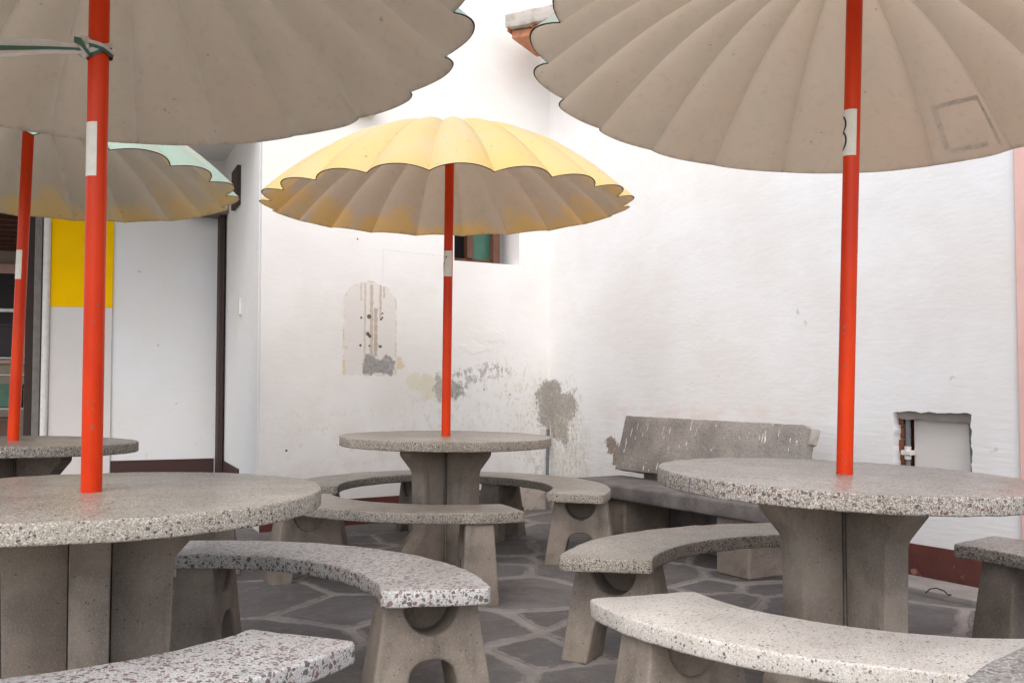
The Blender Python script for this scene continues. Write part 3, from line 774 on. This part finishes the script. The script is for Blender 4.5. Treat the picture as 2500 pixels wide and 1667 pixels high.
def on_pole(name, pts, z0, rad, mat, parent, width):
    """ribbon along (angle, height) points laid on the pole"""
    V, F = [], []
    for i, (a, z) in enumerate(pts):
        p0, p1 = pts[max(i - 1, 0)], pts[min(i + 1, len(pts) - 1)]
        d = Vector(((p1[0] - p0[0]) * PR, p1[1] - p0[1])).normalized(); nx, ny = -d.y * width / 2, d.x * width / 2
        for s_ in (-1, 1):
            aa = a + s_ * nx / PR; V.append((rad * math.cos(aa), rad * math.sin(aa), z0 + z + s_ * ny))
    for i in range(len(pts) - 1): F.append((2 * i, 2 * i + 2, 2 * i + 3, 2 * i + 1))
    return link(name, mesh(name, V, F), mat, parent)

def make_umbrella(x, y, z, tilt, can, rim, ph, Rc, kind, label, sticker=None, digit=None, H=.45, A=.068, wear=.004, PR=PR):
    """pole stands at (x, y, z) leaning along tilt; can = centre of the canopy's rim plane, rim = its normal"""
    n_ = Vector((tilt[0], tilt[1], 1)).normalized(); q_ = Vector((0, 0, 1)).rotation_difference(n_)
    base = Matrix.Translation((x, y, z)) @ q_.to_matrix().to_4x4()
    u = empty('parasol', base, label, 'parasol', 'scalloped fibreglass parasols')
    cc = Vector(can); rn = Vector((rim[0], rim[1], 1)).normalized()
    top = (cc + rn * (H - .03) - Vector((x, y, z))).length
    link('pole', tube('pole', [(0, 0, -.04), (0, 0, .4), (0, 0, .9), (0, 0, top)], PR, 28), 'red', u)
    me, surf = canopy_mesh(Rc, H, A, CAN[kind], wear)
    c = link('canopy', me, None, u)
    c.matrix_world = Matrix.Translation(cc) @ Vector((0, 0, 1)).rotation_difference(rn).to_matrix().to_4x4() @ Matrix.Rotation(ph, 4, 'Z')
    link('hub', tube('hub', [(0, 0, top - .10), (0, 0, top - .04), (0, 0, top - .012)], [.034, .05, .09], 20), 'frame_grey', u)
    if sticker:
        a0, a1, z0, z1 = sticker; V, F = [], []; m_ = 16
        for i in range(m_ + 1):
            a = a0 + (a1 - a0) * i / m_
            for zz in (z0, z1): V.append(((PR + .0007) * math.cos(a), (PR + .0007) * math.sin(a), zz))
        for i in range(m_): F.append((2 * i, 2 * i + 2, 2 * i + 3, 2 * i + 1))
        st = link('number_sticker', mesh('number_sticker', V, F, 60), 'sticker', u)
        if digit:
            aa = digit[0]; hz = (z0 + z1) / 2
            if digit[1] == 8:
                pts = []
                for k in range(33):
                    t = 2 * PI * k / 32
                    pts.append((aa + math.sin(t) * .021 / PR, -.0245 + -.029 * math.cos(t)))
                on_pole('numeral', pts, hz, PR + .0013, 'ink', st, .007)
                pts = [(aa + math.sin(2 * PI * k / 32) * .019 / PR, .028 - .0255 * math.cos(2 * PI * k / 32)) for k in range(33)]
                on_pole('numeral', pts, hz, PR + .0014, 'ink', st, .007)
            else:
                on_pole('numeral', [(aa - .024 / PR, .038), (aa, .038), (aa + .022 / PR, .038)], hz, PR + .0013, 'ink', st, .007)
                on_pole('numeral', [(aa + .022 / PR, .040), (aa + .004 / PR, .0), (aa - .006 / PR, -.045)], hz, PR + .0014, 'ink', st, .008)
    return u, c, surf

def phase(ph): return ph * 2 * PI / NF
def camaz(x, y): return math.atan2(-y, -x)          # direction from a pole towards the viewer's side

# table 7 in the middle, table 8 on the right, 5 on the left front, 6 far left
T7, T8, T5, T6 = (-.364, 5.458), (1.046, 3.124), (-1.149, 2.715), (-2.466, 4.903)
make_table(T7, .688, (.011, 0), camaz(*T7) + PI / 4, 't_beige', 'leg', 'round beige concrete table with the pole of the yellow parasol', 1.1)
make_table(T8, .693, (.033, -.007), camaz(*T8) + PI / 4 - .05, 't_pink', 'leg', 'round concrete table with dark red chips under the parasol numbered 8', 2.2)
make_table(T5, .682, (-.0016, .0015), camaz(*T5), 't_pebble', 'leg', 'round pale pebbly concrete table whose pole has tape tied round it', 3.3, .62)
make_table(T6, .694, (.0208, .0149), camaz(*T6) + .9, 't_brown', 'leg_dark', 'round dull brown concrete table beside the shop opening', 4.4)
make_table((.945, .615), .690, (0, 0), .4, 't_grey', 'leg', 'round grey concrete table without a parasol, only its rim showing', 5.5, .62)

def bench(t, a0, a1, mat, legmat, label, seed, inset=14, **k):
    return make_bench(t[0], t[1], a0, a1, mat, legmat, label, (a0 + inset, a1 - inset), seed, **k)
bench((-.475, 5.526), -23, 76, 't_beige', 'leg', 'curved beige bench between the yellow parasol table and the stone bench', .3)
bench((-.288, 5.688), 101, 189, 't_brown', 'leg_dark', 'curved brownish bench between the yellow parasol table and the flaking wall', 1.3, 12)
bench((-.282, 5.392), -162, -70, 't_beige', 'leg', 'curved pale bench between the yellow parasol table and the taped-pole table', 2.3, 12, dz=.006)
bench((1.145, 3.117), 68, 168, 't_beige', 'leg', 'curved beige bench between the red-chip table and the stone bench', 3.3, 15)
bench((1.182, 2.976), -164, -72, 't_cream', 'leg', 'curved cream bench with black specks beside the red-chip table', 4.3, 13)
bench((1.04, 3.155), -52, 39, 't_pink', 'leg_dark', 'curved pinkish bench between the red-chip table and the maroon skirting', 5.3, 13)
bench((-1.064, 2.659), 9, 103, 't_maroon', 'leg', 'curved white and maroon chip bench between the taped-pole table and the yellow parasol table', 6.3, 12, r0=.71)
bench((-1.268, 2.625), -118, -22, 't_maroon', 'leg', 'curved white and maroon chip bench in front of the taped-pole table', 7.3, 13, r1=1.0)
bench(T5, 128, 215, 't_brown', 'leg_dark', 'curved brown bench between the taped-pole table and the dull brown table', 8.3, 13, r0=.66, r1=.98)
bench(T6, -62, 28, 't_brown', 'leg', 'curved brown bench beside the dull brown table, on the yellow parasol side', 9.3, 14, r0=.74, r1=1.06)
bench(T6, 55, 140, 't_brown', 'leg_dark', 'curved brown bench between the dull brown table and the shop', 10.3, 14)

def stick(t, lo, hi, z0, z1): c_ = camaz(*t); return (c_ + R(lo), c_ + R(hi), z0, z1)
make_umbrella(*T7, .688, (.011, 0), (-.353, 5.47, 1.947), (-.006, .010), phase(-.089), .965, 'yellow', 'pale yellow scalloped parasol on a red pole numbered 7',
              stick(T7, -118, 52, .878 , 1.02), (camaz(*T7) - R(72), 7))
make_umbrella(*T8, .693, (.033, -.007), (1.072, 3.185, 1.977), (.082, .11), phase(-.243), .96, 'mint_right', 'mint green scalloped parasol on a red pole numbered 8',
              stick(T8, -150, 33, 1.005, 1.152), (camaz(*T8) - R(88), 8))
U5, CN5, _ = make_umbrella(*T5, .682, (-.0016, .0015), (-1.123, 2.783, 1.99), (-.049, .105), phase(.984), .96, 'mint_left', 'mint green scalloped parasol with striped tape tied to its red pole',
              stick(T5, -150, -2, .865, 1.015), PR=.0277)
make_umbrella(*T6, .694, (.0208, .0149), (-2.448, 4.911, 1.981), (.030, .040), phase(-.428), .985, 'mint_far', 'mint green scalloped parasol shading the table beside the shop',
              stick(T6, -150, -2, .80, .945), PR=.0275)

# tape residue square under the parasol numbered 8
C8 = [o for o in COL.objects if o.name.startswith('canopy')][1]
def residue():
    surf = canopy_fn(.96, .45, .068); fl = 2 * PI / NF
    k0 = 2
    def P(u_, rho):
        th = (k0 + u_) * fl; r_, z = surf(th, rho); r_ -= .006 * rho; return (r_ * math.cos(th), r_ * math.sin(th), z - .0095)
    for (u0, u1, r0, r1) in ((.14, .20, .80, .965), (.80, .86, .80, .955), (.14, .86, .80, .815), (.34, .80, .95, .965)):
        V, F = [], []; nu, nr = (14, 2) if u1 - u0 > .2 else (2, 10)
        for i in range(nu + 1):
            for j in range(nr + 1):
                jx = noise.noise(Vector((i * 1.7, j * 2.1, u0 * 9))) * .012
                V.append(P(u0 + (u1 - u0) * i / nu + jx * .6, r0 + (r1 - r0) * j / nr + jx * .25))
        for i in range(nu):
            for j in range(nr):
                a = i * (nr + 1) + j; F.append((a, a + 1, a + nr + 2, a + nr + 1))
        link('tape_residue', mesh('tape_residue', V, F, 60), 'residue', C8)
residue()

# striped tape tied round the left pole and run out to the canopy's lip
TP = empty('striped_tape', Matrix.Translation((-1.151, 2.717, 1.90)), 'green and white striped plastic tape knotted round a red pole', 'tape')
def ribbon(name, pts, width, mat, up=(0, 0, 1)):
    pts = [Vector(p_) for p_ in pts]; V, F = [], []
    for i, p_ in enumerate(pts):
        w_ = width[i] if isinstance(width, (list, tuple)) else width
        tw = Vector(up).normalized() * w_ / 2
        V += [p_ - tw, p_ + tw]
    V += [v + Vector((0, -.0015, 0)) for v in V]; n_ = len(pts) * 2
    for i in range(len(pts) - 1):
        a = 2 * i; F += [(a, a + 2, a + 3, a + 1), (n_ + a, n_ + a + 1, n_ + a + 3, n_ + a + 2), (a, n_ + a, n_ + a + 2, a + 2), (a + 1, a + 3, n_ + a + 3, n_ + a + 1)]
    return link(name, mesh(name, V, F, 60), mat, TP)
def wrap(h0, h1, wd, mat, r_):
    V, F = [], []; m_ = 28
    for i in range(m_ + 1):
        t = 2 * PI * i / m_; zz = h0 + (h1 - h0) * (.5 + .5 * math.cos(t - .6)); rr = .0275 + r_ + .002 * math.sin(5 * t)
        V += [(rr * math.cos(t), rr * math.sin(t), zz - wd / 2), ((rr + .002) * math.cos(t), (rr + .002) * math.sin(t), zz + wd / 2)]
    for i in range(m_): F.append((2 * i, 2 * i + 2, 2 * i + 3, 2 * i + 1))
    return link('wrap', mesh('wrap', V, F, 60), mat, TP)
wrap(-.020, .012, .014, 'tape_green', .004); wrap(-.010, .020, .013, 'tape_white', .006); wrap(.012, -.012, .012, 'tape_green', .008); wrap(.020, -.004, .009, 'tape_white', .010)
kn = bmesh.new(); bmesh.ops.create_icosphere(kn, subdivisions=3, radius=.024)
for v in kn.verts:
    v.co *= 1 + .45 * noise.noise(v.co * 60); v.co.z *= 1.25
km = bpy.data.meshes.new('knot'); kn.to_mesh(km); kn.free(); smooth(km, 60)
link('knot', km, 'tape_white', TP, (-.028, -.018, .006))
ribbon('knot_fold', [(-.05, -.042, .02), (-.03, -.046, .012), (-.008, -.036, -.022)], [.016, .022, .012], 'tape_green')
ribbon('tail', [(-.03, -.03, .0), (-.12, -.03, .012), (-.30, -.02, .020), (-.65, .0, .035), (-.95, .02, .06)], [.012, .024, .030, .032, .02], 'tape_white')
ribbon('tail', [(-.03, -.034, -.004), (-.12, -.034, -.001), (-.30, -.026, .002), (-.65, -.006, .02), (-.95, .014, .05)], [.006, .008, .016, .02, .012], 'tape_green')
ribbon('tail', [(-.03, -.03, -.012), (-.14, -.036, -.014), (-.30, -.03, -.024), (-.65, -.01, .0), (-.95, .01, .045)], [.008, .010, .012, .014, .01], 'tape_white')

# ------------------------------------------------------------------ stone bench by the right wall
SBN = empty('stone_bench', FB, 'weathered stone bench with a paint-splashed backrest against the white wall', 'bench')
bs = prism('backrest', jag([(0, 0), (1.53, 0), (1.515, .10), (1.53, .14), (1.525, .33), (1.49, .345), (0, .35)], .004, .04, 4.4), 0, .07, (), .006)
bo = link('backrest', bs, 'stone', SBN); bo.matrix_world = FB @ Matrix.Translation((1.365, .412, .335)) @ Matrix.Rotation(R(-15), 4, 'X')
ch = link('broken_corner', prism('broken_corner', jag([(1.50, .24), (1.545, .25), (1.55, .335), (1.49, .34)], .006, .02, 7.7), -.005, .04, (), .006), 'cement', bo)
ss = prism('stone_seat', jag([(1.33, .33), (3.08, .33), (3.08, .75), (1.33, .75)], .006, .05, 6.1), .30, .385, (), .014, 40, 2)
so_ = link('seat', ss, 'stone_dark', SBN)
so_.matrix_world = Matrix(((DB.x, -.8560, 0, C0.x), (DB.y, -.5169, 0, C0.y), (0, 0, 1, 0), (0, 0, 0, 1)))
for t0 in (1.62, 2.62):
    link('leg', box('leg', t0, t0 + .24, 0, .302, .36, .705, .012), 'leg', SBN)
link('added_dark_slab', box('added_dark_slab', 1.36, 3.05, 0, .300, .335, .358, .004), 'stone_dark', SBN)  # slab added behind the legs to darken the space under the seat
for t0 in (1.50, 2.62):
    link('backrest_post', box('backrest_post', t0, t0 + .12, .0, .56, .19, .28, .008), 'leg', SBN)

for o in COL.objects:
    if o.type == 'MESH' and o.data.materials and o.data.materials[0] is None: print('no material', o.name)
